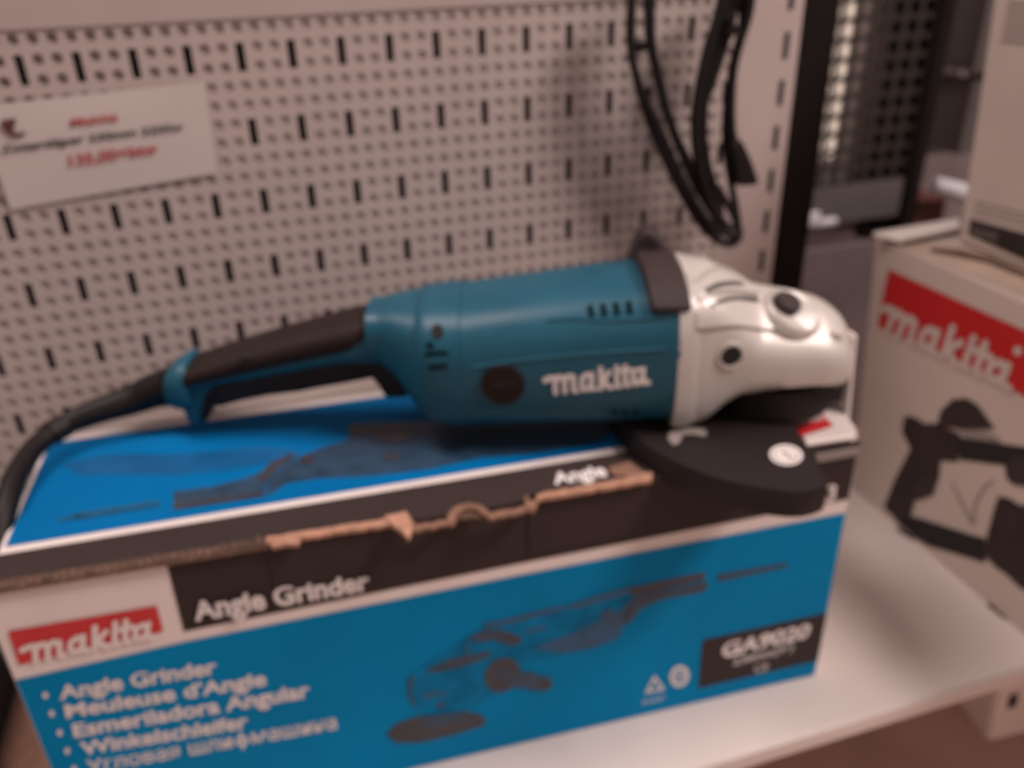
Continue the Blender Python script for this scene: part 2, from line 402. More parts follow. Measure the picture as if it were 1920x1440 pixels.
# corrugated run on the left: little flutes
mb = MB(); n = 34
for i in range(n):
    t0, t1 = i/n, (i+.55)/n; a = Vector((-40, 1117)).lerp(Vector((500, 1027)), t0); b = Vector((-40, 1117)).lerp(Vector((500, 1027)), t1)
    hgt = random.uniform(6, 17)
    mb.prism([onT(a.x, a.y, .0006), onT(b.x, b.y, .0006), onT(b.x-3, b.y-hgt, .0006), onT(a.x-3, a.y-hgt, .0006)], (0, 0, random.uniform(.0012, .0026)))
mb.build('corrugated_edge', MT['fluted'], ct, smooth=False)
topPrism([(-45, 1122), (505, 1029), (503, 1010), (-50, 1098)], .0005, .0010, 'corrugated_edge', MT['carddark'])
def ragged(p0, p1, w0, w1, n, amp):
    top = []; bot = []
    for i in range(n+1):
        t = i/n; x = p0[0]+(p1[0]-p0[0])*t; y = p0[1]+(p1[1]-p0[1])*t; w = w0+(w1-w0)*t
        top.append((x, y-w/2+random.uniform(-amp, amp))); bot.append((x, y+w/2+random.uniform(-amp, amp)))
    return top+bot[::-1]
topPrism(ragged((500, 1019), (752, 980), 10, 12, 30, 1.2), .0012, .0034, 'torn_edge', MT['cardlight'])
topPrism([(502, 1020), (566, 1012), (560, 1026), (535, 1026), (512, 1031)], .001, .0034, 'torn_edge', MT['cardlight'])
topPrism([(722, 975), (762, 966), (776, 988), (772, 1004), (766, 1016), (756, 1004), (738, 992)], .0020, .0046, 'torn_edge', MT['cardlight'])
topPrism(ragged((770, 996), (850, 982), 11, 10, 12, 1.8), .0012, .0028, 'torn_edge', MT['card'])
topPrism(ragged((915, 972), (990, 958), 11, 11, 12, 1.6), .0012, .0028, 'torn_edge', MT['card'])
arc = [(845, 990), (838, 978), (845, 963), (858, 954), (880, 949), (902, 953), (916, 964), (918, 974), (908, 971), (896, 962), (880, 959), (866, 963), (856, 972), (854, 985)]
topPrism(arc, .0012, .0034, 'torn_edge', MT['card'])
topPrism([(856, 976), (866, 964), (880, 959), (896, 962), (908, 971)], .0006, .0012, 'hand_hole', MT['carddark'])
topPrism(ragged((990, 940), (1222, 899), 10, 13, 30, 1.2), .0012, .0036, 'torn_edge', MT['cardlight'])
topPrism([(984, 936), (1006, 934), (1008, 952), (998, 966), (986, 958)], .0012, .0036, 'torn_edge', MT['card'])
# the raised black front flaps under the torn edges
def flap(px0, px1, ylow0, ylow1, h=.0030):
    a = onF(*px0); b = onF(*px1)
    return a, b
for (ua, ub, hh) in ((uF(onT(500, 1024, 0)), uF(onT(762, 982, 0)), .0034), (uF(onT(992, 944, 0)), uF(onT(1222, 905, 0)), .0036)):
    mb = MB(); mb.prism([CB(ua, -.0012, ZT-.035), CB(ub, -.0012, ZT-.035), CB(ub, -.0012, ZT+hh), CB(ua, -.0012, ZT+hh)], eV*.0007); mb.build('front_flap', MT['black'], ct, smooth=False)
topPrism([(1140, 880), (1180, 868), (1200, 884), (1222, 895), (1200, 900), (1150, 893)], .0008, .0020, 'torn_edge', MT['card'])
# lettering and logo on the front
def frontText(s, bl, br, tl, tr, mt_=None, bold=.025, k=.0010, nm='lettering', shear=0):
    mb = MB(); add_text(mb, s, quad_fn(*[onF(x, y, k) for x, y in (bl, br, tl, tr)]), bold=bold, shear=shear)
    return mb.build(nm, mt_ or MT['ink'], ct, smooth=False)
frontText('Angle Grinder', (366, 1164), (694, 1105), (357, 1127), (690, 1071), k=.0024, bold=.032)
rows = [('Angle Grinder', (112, 1312), (407, 1262), (106, 1278), (403, 1228)),
        ("Meuleuse d'Angle", (124, 1346), (500, 1284), (118, 1313), (496, 1251)),
        ('Esmeriladora Angular', (139, 1382), (582, 1306), (133, 1349), (577, 1272)),
        ('Winkelschleifer', (153, 1416), (466, 1364), (147, 1383), (462, 1331)),
        ('\u0423\u0433\u043b\u043e\u0432\u0430\u044f \u0448\u043b\u0438\u0444\u043c\u0430\u0448\u0438\u043d\u0430', (166, 1450), (632, 1366), (160, 1418), (627, 1333))]
for i, (s, bl, br, tl, tr) in enumerate(rows):
    if i == 4:
        tl = (tl[0]+1, tl[1]+7); tr = (tr[0]+1, tr[1]+7)
        fq = quad_fn(*[onF(x, y, .0010) for x, y in (bl, br, tl, tr)]); mb = MB()
        add_text(mb, s[:11], lambda u, v: fq(u*.565, v), bold=.012); add_text(mb, s[12:], lambda u, v: fq(.645+u*.355, v), bold=.012)
        add_text(mb, 'o', lambda u, v: fq(.577+u*.056, v), bold=.01); mb.poly([fq(u, v) -eV*.00003 for u, v in ((.600, -.28), (.610, -.28), (.610, 1.0), (.600, 1.0))])
        mb.build('lettering', MT['ink'], ct, smooth=False)
    else: frontText(s, bl, br, (tl[0]+1, tl[1]+7), (tr[0]+1, tr[1]+7), bold=(0 if i == 4 else .028))
    bx, by = bl[0]-27, bl[1]-8; mb = MB()
    mb.poly([onF(bx+5*math.cos(2*PI*k/12), by+6*math.sin(2*PI*k/12), .001) for k in range(12)]); mb.build('bullet', MT['ink'], ct, smooth=False)
mb = MB(); mb.poly([onF(x, y, .0007) for x, y in ((15, 1184), (293, 1136), (300, 1160), (306, 1184), (36, 1247))]); logo = mb.build('red_mark', MT['red'], ct, smooth=False)
mb = MB(); add_logo(mb, quad_fn(*[onF(x, y, .0011) for x, y in ((38, 1246), (304, 1190), (26, 1205), (298, 1152))]), shear=.2, lift=-eV)
mb.build('lettering', MT['white'], logo, smooth=False)
# model plate
mb = MB(); mb.poly([clampF(1318, 1200, .0008), clampF(1560, 1147, .0008), clampF(1540, 1237, .0008), clampF(1309, 1291, .0008)]); mp = mb.build('black_plate', MT['black'], ct, smooth=False)
mb = MB()
add_text(mb, 'GA9020', quad_fn(*[onF(x, y, .0013) for x, y in ((1352, 1234), (1516, 1194), (1357, 1204), (1523, 1166))]), bold=.04)
add_text(mb, '230mm(9")', quad_fn(*[onF(x, y, .0013) for x, y in ((1374, 1248), (1486, 1220), (1377, 1234), (1490, 1206))]), bold=.01)
add_text(mb, 'CE', quad_fn(*[onF(x, y, .0013) for x, y in ((1414, 1262), (1440, 1256), (1416, 1247), (1443, 1241))]), bold=.0)
mb.build('lettering', MT['ink'], mp, smooth=False)
frontText('3', (1548, 941), (1566, 938), (1552, 908), (1571, 905), bold=.03, k=.0010)
# two small symbols
mb = MB()
def ringpoly(pts, w, k=.001):
    n = len(pts); c = sum((Vector(p) for p in pts), Vector((0, 0)))/n
    inn = [c+(Vector(p)-c)*(1-w) for p in pts]
    vs = [onF(p[0], p[1], k) for p in pts]+[onF(p.x, p.y, k) for p in inn]
    mb.add(vs, [[i, (i+1) % n, n+(i+1) % n, n+i] for i in range(n)])
ringpoly([(1209, 1301), (1227, 1266), (1247, 1293)], .45)
ringpoly([(1273+18*math.cos(2*PI*k/16)+1, 1268+20*math.sin(2*PI*k/16)-2*math.cos(2*PI*k/16)) for k in range(16)], .38)
add_text(mb, '20', quad_fn(*[onF(x, y, .001) for x, y in ((1266, 1275), (1283, 1271), (1264, 1262), (1281, 1258))]), bold=.02)
add_text(mb, 'PAP', quad_fn(*[onF(x, y, .001) for x, y in ((1206, 1322), (1246, 1312), (1206, 1313), (1246, 1304))]))
mb.build('recycling_mark', MT['ink'], ct, smooth=False)
# lid lettering on the strip
mb = MB(); add_text(mb, 'Angle', quad_fn(*[onT(x, y, .0010) for x, y in ((1040, 908), (1140, 891), (1033, 886), (1128, 870))]), bold=.03); mb.build('lettering', MT['ink'], ct, smooth=False)

# printed picture of the tool on the front (flat ink shapes)
pic = MB(); pm = [MT['pmid'], MT['pblue'], MT['pdark'], MT['pslate'], MT['phalo']]
def PF(pts, mi, k): pic.poly([onF(x, y, k) for x, y in pts], mi)
def ell(cx, cy, rx, ry, rot=0, n=28): return [(cx+rx*math.cos(2*PI*k/n)*math.cos(rot)-ry*math.sin(2*PI*k/n)*math.sin(rot), cy+rx*math.cos(2*PI*k/n)*math.sin(rot)+ry*math.sin(2*PI*k/n)*math.cos(rot)) for k in range(n)]
PF([(762, 1270), (790, 1250), (830, 1225), (880, 1190), (930, 1170), (1040, 1142), (1110, 1118), (1180, 1098), (1186, 1112), (1200, 1125), (1175, 1160), (1160, 1195), (1120, 1212), (1060, 1225), (1000, 1240), (970, 1262), (940, 1290), (900, 1320), (850, 1335), (790, 1338), (768, 1310)], 0, .0007)
PF([(1000, 1215), (1080, 1185), (1155, 1150), (1190, 1120), (1175, 1160), (1160, 1195), (1120, 1212), (1060, 1225)], 1, .0009)
PF([(1060, 1136), (1180, 1100), (1184, 1110), (1080, 1142)], 1, .0009)
PF([(1178, 1104), (1320, 1073), (1322, 1086), (1190, 1118)], 2, .0009)          # grip
PF([(1190, 1120), (1325, 1090), (1328, 1102), (1318, 1110), (1240, 1124), (1200, 1142), (1176, 1172), (1168, 1160)], 3, .0009)
PF([(1345, 1078), (1475, 1056), (1478, 1062), (1348, 1090)], 3, .0009)             # cord
PF(ell(1106, 1195, 13, 15), 1, .0011)
PF(ell(1140, 1158, 15, 17), 1, .0011)
PF([(880, 1196), (905, 1182), (940, 1180), (970, 1192), (978, 1204), (955, 1210), (930, 1200), (900, 1204)], 3, .0010)
PF([(948, 1196), (968, 1190), (980, 1200), (962, 1210)], 2, .0012)
PF([(800, 1256), (850, 1234), (920, 1220), (918, 1232), (860, 1252), (806, 1262)], 3, .0010)
PF(ell(942, 1266, 35, 30, -.6), 2, .0011)                                       # wheel / side handle root
PF([(965, 1258), (1000, 1262), (1032, 1276), (1034, 1290), (1018, 1296), (980, 1290), (955, 1285)], 3, .0012)
PF(ell(1024, 1281, 11, 11), 2, .0013)
PF([(724, 1376), (742, 1358), (780, 1344), (830, 1340), (870, 1334), (900, 1340), (912, 1352), (908, 1360), (850, 1378), (790, 1392), (742, 1392)], 2, .0010)
PF([(790, 1346), (860, 1336), (880, 1344), (820, 1364), (795, 1362)], 3, .0012)
PF([(768, 1275), (776, 1262), (770, 1300), (782, 1330), (772, 1318), (764, 1295)], 3, .0010)
PF([(905, 1168), (930, 1165), (1040, 1138), (1060, 1136), (1062, 1141), (940, 1174), (910, 1178)], 1, .0009)
PF([(985, 1182), (1003, 1176), (1024, 1174), (1028, 1178), (1006, 1183), (988, 1188)], 1, .0010)
PF([(792, 1302), (812, 1296), (838, 1298), (836, 1304), (812, 1306), (794, 1312)], 1, .0010)
PF([(818, 1322), (830, 1316), (836, 1322), (826, 1328)], 3, .0010)
PF([(870, 1226), (880, 1196), (884, 1196), (876, 1230)], 1, .0010)
PF([(1135, 1145), (1150, 1142), (1146, 1168), (1132, 1172)], 1, .0013)
PF(ell(946, 1268, 18, 14, -.6), 3, .0014)
PF(ell(944, 1267, 8, 7, -.6), 2, .0015)
pic.build('printed_picture', pm, ct, smooth=False)
# printed picture on the lid, reflection before the tool painted into its slate
pic = MB()
def PT(pts, mi, k): pic.poly([onT(x, y, k) for x, y in pts], mi)
PT([(500, 900), (540, 868), (600, 840), (650, 826), (665, 800), (700, 792), (780, 792), (830, 790), (1130, 770), (1160, 800), (1120, 830), (1000, 850), (900, 858), (800, 880), (690, 892), (600, 896), (540, 905), (500, 930)], 3, .0007)
PT([(325, 922), (400, 912), (455, 898), (492, 884), (510, 870), (516, 880), (498, 900), (495, 928), (430, 940), (326, 954)], 3, .0008)
PT([(325, 944), (492, 922), (497, 930), (326, 955)], 2, .0010)
PT([(480, 898), (505, 868), (545, 850), (560, 852), (520, 880), (495, 905)], 2, .0009)
PT([(140, 962), (296, 938), (300, 948), (145, 974)], 1, .0009)
PT([(110, 972), (145, 964), (146, 972), (112, 977)], 1, .0009)
PT(ell(742, 812, 36, 19, -.15), 2, .0012)
PT([(650, 800), (672, 793), (715, 800), (712, 812), (660, 818)], 2, .0010)
PT(ell(576, 860, 14, 10, -.2), 2, .0010)
PT(ell(733, 857, 16, 7, -.1), 2, .0010)
pic.build('printed_picture', pm, ct, smooth=False)
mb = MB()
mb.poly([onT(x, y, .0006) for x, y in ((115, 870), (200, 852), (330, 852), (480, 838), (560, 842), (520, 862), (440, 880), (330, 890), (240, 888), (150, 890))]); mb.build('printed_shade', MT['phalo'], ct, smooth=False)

# ------------------------------------------------------------------ angle grinder
A2 = Vector((.045, -.069, 0)); B2 = Vector((.367, -.172, 0)); dA = (B2-A2).normalized(); nA = Vector((dA.y, -dA.x, 0)); ZV = Vector((0, 0, 1))
def G(s, o, z): return A2+dA*s+nA*o+ZV*z
gr = thing('angle_grinder', 'large teal and black angle grinder with silver gear head lying on the blue carton', 'angle grinder', (A2.x, A2.y, ZT))
def sec(s, w, zc, h, n=3.0, lo=.82, N=48, grow=0, tilt=0):
    out = []
    for k in range(N):
        a = 2*PI*k/N; c, si = math.cos(a), math.sin(a)
        x = math.copysign(abs(c)**(2/n), c)*(w+grow); zz = math.copysign(abs(si)**(2/n), si)*(h+grow)
        if zz < 0: zz *= lo
        out.append(G(s+tilt*zz, x, zc+zz))
    return out
BODY = [(.128, .021, .2465, .0175), (.134, .0220, .2455, .0185), (.142, .0262, .2425, .0232), (.150, .0322, .2365, .0300), (.158, .0378, .2310, .0362), (.165, .0405, .2288, .0393),
        (.185, .0430, .2285, .0411), (.2, .0430, .2294, .0421), (.22, .0435, .2306, .0432), (.24, .0440, .2319, .0444), (.26, .0445, .2332, .0455), (.28, .045, .2346, .0465), (.300, .0455, .2362, .0476)]
def bp(s):
    for i in range(len(BODY)-1):
        if BODY[i][0] <= s <= BODY[i+1][0]:
            t = (s-BODY[i][0])/(BODY[i+1][0]-BODY[i][0]); return [BODY[i][k]*(1-t)+BODY[i+1][k]*t for k in (1, 2, 3)]
    return list(BODY[0][1:]) if s < BODY[0][0] else list(BODY[-1][1:])
def bodypt(s, a, k=.0005):
    w, zc, h = bp(s); n = 3.0; c, si = math.cos(a), math.sin(a)
    x = math.copysign(abs(c)**(2/n), c)*(w+k); zz = math.copysign(abs(si)**(2/n), si)*(h+k)
    if zz < 0: zz *= .82
    return G(s, x, zc+zz)
def hit(px, py, k=.0005, fn=bodypt, s0=.24, a0=.2):
    s, a = s0, a0
    for _ in range(25):
        p = proj(fn(s, a, k)); ps = proj(fn(s+1e-4, a, k)); pa = proj(fn(s, a+1e-3, k))
        j11, j21 = (ps[0]-p[0])/1e-4, (ps[1]-p[1])/1e-4; j12, j22 = (pa[0]-p[0])/1e-3, (pa[1]-p[1])/1e-3
        ex, ey = px-p[0], py-p[1]; D = j11*j22-j12*j21
        if abs(D) < 1e-6: break
        s += max(-.03, min(.03, (ex*j22-ey*j12)/D)); a += max(-.3, min(.3, (j11*ey-j21*ex)/D))
    return s, a
dens = []
for i in range(len(BODY)-1):
    for k in range(3):
        t = k/3; dens.append(tuple(BODY[i][q]*(1-t)+BODY[i+1][q]*t for q in range(4)))
dens.append(BODY[-1])
mb = MB(); mb.loft([sec(*d) for d in dens]); hous = mb.build('motor_housing', MT['teal'], gr, angle=60)
# rear shell: slightly proud collar with slots and a dark screw recess
rs = [(s, bp(s)) for s in (.157, .1575, .164, .170, .176, .1815, .182)]
mb = MB(); mb.loft([sec(s, *b, grow=(.0003 if i in (0, 6) else .0011)) for i, (s, b) in enumerate(rs)]); shell = mb.build('rear_cover', MT['teal'], gr, angle=60)
def bodypatch(mb, pts, k0, k1=None, s0=.24, a0=.2, fn=bodypt):
    sa = [hit(x, y, (k1 or k0), fn, s0, a0) for x, y in pts]
    if k1 is None: mb.poly([fn(s, a, k0) for s, a in sa]); return
    a_ = [fn(s, a, k0) for s, a in sa]; b_ = [fn(s, a, k1) for s, a in sa]; n = len(pts)
    mb.add(a_+b_, [list(range(n)), list(range(n, 2*n))]+[[i, (i+1) % n, n+(i+1) % n, n+i] for i in range(n)])
mb = MB(); bodypatch(mb, ell(820, 621, 11, 14), -.001, .0015, .165, .3)
mb.build('screw_hole', MT['cavity'], shell, smooth=False)
for (cx, cy, hw) in ((818, 664, 22), (820, 689, 18)):
    mb = MB(); bodypatch(mb, [(cx-hw, cy-4), (cx+hw, cy-7), (cx+hw, cy+1), (cx-hw, cy+5)], -.001, .0014, .165, .2); mb.build('air_slot', MT['tealdark'], shell, smooth=False)
for pts in ([(796, 648), (806, 638), (815, 650), (806, 655)],):
    mb = MB(); bodypatch(mb, pts, -.001, .0014, .165, .2); mb.build('air_slot', MT['tealdark'], shell, smooth=False)
# brush cap
mb = MB(); s_, a_ = hit(943, 720, 0, bodypt, .2, .1); c = bodypt(s_, a_, 0); nn = (bodypt(s_, a_, .01)-c); 
tang = (bodypt(s_+.002, a_, 0)-c).normalized(); ta = (bodypt(s_, a_+.05, 0)-c).normalized(); nn = tang.cross(ta).normalized()
if nn.dot(nA) < 0: nn = -nn
mb.cyl(c-nn*.004, nn, .0122, .0062, 40, r2=.0118); cap = mb.build('brush_cap', MT['rubber'], gr)
mb = MB(); mb.obox(c+nn*.0023, tang*.006, ta*.0011, nn*.0003); mb.build('screw_slot', MT['cavity'], cap, smooth=False)
# vents above the logo
for i in range(4):
    cx = 1107+i*24; cy = 586-i*2.5
    mb = MB(); bodypatch(mb, [(cx-6, cy-14), (cx+4, cy-15), (cx+8, cy+8), (cx-3, cy+9)], -.001, .0007, .27, .7); mb.build('air_vent', MT['tealdark'], hous, smooth=False)
for i in range(3):
    cx = 1152+i*20; cy = 771
    mb = MB(); bodypatch(mb, [(cx-5, cy), (cx+5, cy), (cx+5, cy+6), (cx-5, cy+6)], -.001, .0007, .28, -.7); mb.build('air_vent', MT['tealdark'], hous, smooth=False)
# scooped flat beside the vents: a raised rib that casts the line
mb = MB(); pth = [hit(x, y, .0004, bodypt, .26, .6) for x, y in ((1025, 600), (1070, 596), (1120, 600), (1180, 598), (1235, 596))]
mb.tube([bodypt(s, a, -.0006) for s, a in pth], .0016, 8); mb.build('moulded_rib', MT['teal'], hous)
mb = MB(); pth = [hit(x, y, .0004, bodypt, .26, .1) for x, y in ((885, 690), (960, 678), (1050, 668), (1150, 660), (1248, 655))]
mb.tube([bodypt(s, a, -.0007) for s, a in pth], .0014, 8); mb.build('moulded_rib', MT['teal'], hous)
# name on the motor housing
sb0, ab0 = hit(1020, 740); sb1, ab1 = hit(1228, 716); st0, at0 = hit(1010, 700); st1, at1 = hit(1222, 680)
mb = MB()
def logofn(u, v):
    s = (sb0*(1-u)+sb1*u)*(1-v)+(st0*(1-u)+st1*u)*v; a = (ab0*(1-u)+ab1*u)*(1-v)+(at0*(1-u)+at1*u)*v
    return bodypt(s, a, .0006)
add_logo(mb, logofn, shear=.2, lift=nA); mb.build('lettering', MT['ink'], hous, smooth=False)

# handle
def hsec(s, w, zb, zt, n=2.6, N=36):
    zc, h = (zb+zt)/2, (zt-zb)/2; out = []
    for k in range(N):
        a = 2*PI*k/N; c, si = math.cos(a), math.sin(a)
        out.append(G(s, math.copysign(abs(c)**(2/n), c)*w, zc+math.copysign(abs(si)**(2/n), si)*h))
    return out
def L(a, b, t): return a+(b-a)*t
hb = []
for i in range(15):
    t = i/14; s = .008+.130*t
    hb.append(hsec(s, L(.0165, .0195, t), L(.2125, .2335, t)+(.0 if t < .8 else -(t-.8)*.03), L(.2275, .2585, t)))
mb = MB(); mb.loft(hb); mb.build('handle_body', MT['teal'], gr, angle=60)
gb = []
for i in range(20):
    t = i/19; s = .0185+.1125*t
    e = 1-.25*max(0, (t-.86)/.14)**2
    zb_ = L(.2165, .2405, t)+.010*max(0, (t-.88)/.12)**1.5
    gb.append(hsec(s, L(.0178, .0212, t)*e, zb_, L(.2300, .2610, t)+.0015*math.sin(PI*t)-(0 if t < .93 else (t-.93)*.03)))
mb = MB(); mb.loft(gb); grip = mb.build('grip', MT['rubber'], gr, angle=60)
mb = MB(); P = onpl(462, 676, G(0, .0195, 0), nA); mb.cyl(P-nA*.004, nA, .0030, .0052, 16); mb.build('screw_hole', MT['cavity'], grip)
# trigger and its guard, side outline extruded across the handle
def side(px, off, nm, mt_, bev, par=gr):
    mb = MB(); mb.prism([onpl(x, y, G(0, off, 0), nA) for x, y in px], -nA*(2*off)); return mb.build(nm, mt_, par, bevel=bev)
side([(394, 728), (470, 712), (560, 694), (640, 677), (700, 668), (716, 690), (700, 712), (640, 723), (600, 730), (560, 738), (500, 745), (450, 755), (404, 768)], .0165, 'trigger', MT['blackp'], .003)
side([(690, 664), (738, 664), (758, 690), (776, 722), (764, 748), (722, 750), (710, 728), (696, 712)], .0170, 'trigger_guard', MT['blackp'], .003)
# tail collar with its foot
mb = MB(); cs = [(.0045, .0150, .2060, .2240), (.0060, .0175, .2030, .2275), (.0110, .0186, .2010, .2305), (.0175, .0186, .2020, .2335), (.0195, .0165, .2050, .2325)]
mb.loft([hsec(s, w, a, b, 2.8) for s, w, a, b in cs]); colr = mb.build('tail_collar', MT['teal'], gr, angle=60)
side([(328, 722), (366, 716), (420, 708), (408, 734), (392, 764), (386, 798), (352, 801), (338, 768)], .0135, 'foot', MT['teal'], .004, colr)
side([(385, 736), (420, 728), (416, 752), (396, 768), (388, 790), (372, 792), (376, 764)], .0150, 'tail_hook', MT['blackp'], .002)

# cord sleeve and cord
cp = [G(.004, 0, .2125), G(-.008, 0, .2095)]+[onz(x, y, z) for x, y, z in ((250, 749, .2055), (180, 772, .2030), (120, 797, .2005), (72, 832, .1985), (42, 870, .1965), (25, 903, .1945), (12, 948, .190), (0, 1000, .182), (-14, 1060, .170), (-34, 1150, .145), (-60, 1270, .10))]
cpath = smooth_path(cp, 6)
k = 26
rad = [.0122-(.0122-.0064)*min(1, i/24) for i in range(len(cpath))]
mb = MB(); mb.tube(cpath[:k+1], rad[:k+1], 20); sl = mb.build('cord_sleeve', MT['cord'], gr)
mb = MB(); mb.tube(cpath[k-1:], .0060, 16); mb.build('power_cord', MT['cord'], gr)
mb = MB(); mb.tube([cpath[k-2], cpath[k+1]], [.0074, .0072], 20); mb.build('sleeve_ring', MT['blackp'], sl)

# gear housing
GEAR = [(.3002, .0445, .2362, .0478), (.3045, .0440, .2362, .0484), (.312, .0430, .2368, .0478), (.320, .0412, .2380, .0455), (.329, .0398, .2390, .0405), (.338, .0392, .2385, .0362), (.350, .0386, .2375, .0318),
        (.362, .0380, .2368, .0295), (.374, .0365, .2360, .0275), (.385, .0350, .2345, .0255), (.392, .0328, .2330, .0230), (.397, .0295, .2315, .0205), (.4005, .0245, .2300, .0175), (.4020, .0170, .2290, .0130)]
def gp(s):
    if s <= GEAR[0][0]: return GEAR[0][1:]
    for i in range(len(GEAR)-1):
        if GEAR[i][0] <= s <= GEAR[i+1][0]:
            t = (s-GEAR[i][0])/(GEAR[i+1][0]-GEAR[i][0]); return [GEAR[i][q]*(1-t)+GEAR[i+1][q]*t for q in (1, 2, 3)]
    return GEAR[-1][1:]
def gearlo(s): return .80-.25*min(1, max(0, (s-.318)/.02))
def gearpt(s, a, k=.0005):
    w, zc, h = gp(s); c, si = math.cos(a), math.sin(a)
    hh = h if si >= 0 else h*gearlo(s)
    t = min(1, max(0, (s-.312)/.034)); f = .80-.50*t; p = 6+5*t
    nx, nz = .60, .80; d = w*nx+f*h*nz
    q = (abs(c)/w)**p+(abs(si)/hh)**p+(max(0, abs(c)*nx+si*nz)/d)**p
    r = q**(-1/p)+k
    return G(s, r*c, zc+r*si)
ss = [GEAR[0][0]+(GEAR[-1][0]-GEAR[0][0])*i/46 for i in range(47)]+[GEAR[-1][0]]
mb = MB(); mb.loft([[gearpt(s, 2*PI*k/56, 0) for k in range(56)] for s in ss]); gh = mb.build('gear_housing', MT['silver'], gr, angle=50)
# flange step between motor and gear head
mb = MB(); mb.loft([[gearpt(s, 2*PI*k/56, g) for k in range(56)] for s, g in ((.2985, -.001), (.2990, .0012), (.3070, .0016), (.3105, .0002))]); mb.build('flange', MT['silver'], gh, angle=50)
# side plate ledge: raised upper deck
def patch(mb, pts, k0, k1, s0=.35, a0=.8): bodypatch(mb, pts, k0, k1, s0, a0, gearpt)
def gridpatch(mb, px, k0, k1, n=8, s0=.35, a0=.8):
    """px: 4 corner pixels -> curved raised patch following the gear surface"""
    c = [hit(x, y, k1, gearpt, s0, a0) for x, y in px]
    vs = []; 
    for kk in (k1, k0):
        for j in range(n+1):
            for i in range(n+1):
                u, v = i/n, j/n
                s = c[0][0]*(1-u)*(1-v)+c[1][0]*u*(1-v)+c[2][0]*u*v+c[3][0]*(1-u)*v
                a = c[0][1]*(1-u)*(1-v)+c[1][1]*u*(1-v)+c[2][1]*u*v+c[3][1]*(1-u)*v
                vs.append(gearpt(s, a, kk))
    M = (n+1)**2; fs = []
    for j in range(n):
        for i in range(n):
            q = j*(n+1)+i; fs.append([q, q+1, q+n+2, q+n+1])
    bd = [i for i in range(n+1)]+[j*(n+1)+n for j in range(1, n+1)]+[n*(n+1)+i for i in range(n-1, -1, -1)]+[j*(n+1) for j in range(n-1, 0, -1)]
    for i in range(len(bd)):
        a, b = bd[i], bd[(i+1) % len(bd)]; fs.append([a, b, b+M, a+M])
    mb.add(vs, fs)
mb = MB(); gridpatch(mb, [(1306, 583), (1428, 566), (1455, 618), (1305, 618)], -.002, .0024); mb.build('deck_rib', MT['silver'], gh, bevel=.0006)
mb = MB(); gridpatch(mb, [(1300, 546), (1400, 530), (1425, 548), (1308, 566)], -.002, .0020); mb.build('deck_rib', MT['silver'], gh, bevel=.0006)
mb = MB(); gridpatch(mb, [(1288, 512), (1372, 498), (1392, 514), (1298, 532)], -.002, .0020); mb.build('deck_rib', MT['silver'], gh, bevel=.0006)
for pts in ([(1322, 541), (1390, 528), (1396, 534), (1328, 549)], [(1332, 571), (1418, 556), (1424, 562), (1336, 578)]):
    mb = MB(); gridpatch(mb, [pts[0], pts[1], pts[2], pts[3]], -.002, .0027, 4); mb.build('deck_groove', MT['silverdark'], gh, smooth=False)
# spindle lock button in a round boss
s_, a_ = hit(1474, 572, 0, gearpt, .36, 1.2); c = gearpt(s_, a_, 0); nn = (ZV*.86+nA*.36+dA*.34).normalized()
mb = MB(); cb = c+dA*.0035+nA*.004-ZV*.0015; e1 = dA-nn*dA.dot(nn); e1.normalize(); e2 = nn.cross(e1); rings = []
for (rr, hh) in ((.0180, -.0060), (.0168, -.0004), (.0155, .0008), (.0140, .0002), (.0128, -.0022)):
    rings.append([cb+nn*hh+e1*rr*math.cos(2*PI*k/40)+e2*rr*math.sin(2*PI*k/40) for k in range(40)])
mb.loft(rings, cap=True); bs = mb.build('button_boss', MT['silver'], gh)
mb = MB(); mb.cyl(c-nn*.004, nn, .0082, .0085, 32, r2=.0072); mb.build('lock_button', MT['brownp'], gr, bevel=.001)
# side screw bosses
def boss(px, py, r, s0, a0, name='side_boss'):
    s_, a_ = hit(px, py, 0, gearpt, s0, a0); c = gearpt(s_, a_, 0)
    e1 = (gearpt(s_+.002, a_, 0)-c).normalized(); e2 = (gearpt(s_, a_+.03, 0)-c).normalized(); nn = e1.cross(e2).normalized()
    if nn.dot(CW-c) < 0: nn = -nn
    mb = MB(); n = 28; rings = []
    for (rr, hh) in ((r*1.35, -.002), (r*1.25, .0012), (r, .0014), (r*.85, -.0006)):
        rings.append([c+nn*hh+e1*rr*math.cos(2*PI*k/n)+nn.cross(e1)*rr*math.sin(2*PI*k/n) for k in range(n)])
    mb.loft(rings, cap=False); b = mb.build(name, MT['silver'], gh)
    mb = MB(); mb.poly([c+nn*.0008+e1*r*.88*math.cos(2*PI*k/n)+nn.cross(e1)*r*.88*math.sin(2*PI*k/n) for k in range(n)]); mb.build('screw_hole', MT['cavity'], b, smooth=False)
boss(1370, 667, .0062, .335, .1)
boss(1325, 487, .0040, .33, 1.3)
mb = MB(); s_, a_ = hit(1566, 628, 0, gearpt, .39, .3); c = gearpt(s_, a_, 0); mb.cyl(c-ZV*.012-nA*.0012, ZV, .0042, .0145, 20); mb.build('corner_lug', MT['silver'], gh, bevel=.001)
# lower skirt of the gear head and bearing box (black)
SP = G(.363, 0, 0)
mb = MB(); mb.cyl(G(.363, 0, .2000), ZV, .036, .0175, 48, r2=.034); mb.build('bearing_box', MT['blackp'], gr)
mb = MB(); mb.prism([G(.388, .022, .2015), G(.402, .016, .2015), G(.405, -.010, .2015), G(.388, -.02, .2015)], ZV*.012); mb.build('clamp_lever', MT['blackp'], gr, bevel=.002)
mb = MB(); mb.cyl(G(.363, 0, .1850), ZV, .009, .016, 24); mb.build('spindle', MT['steel'], gr)
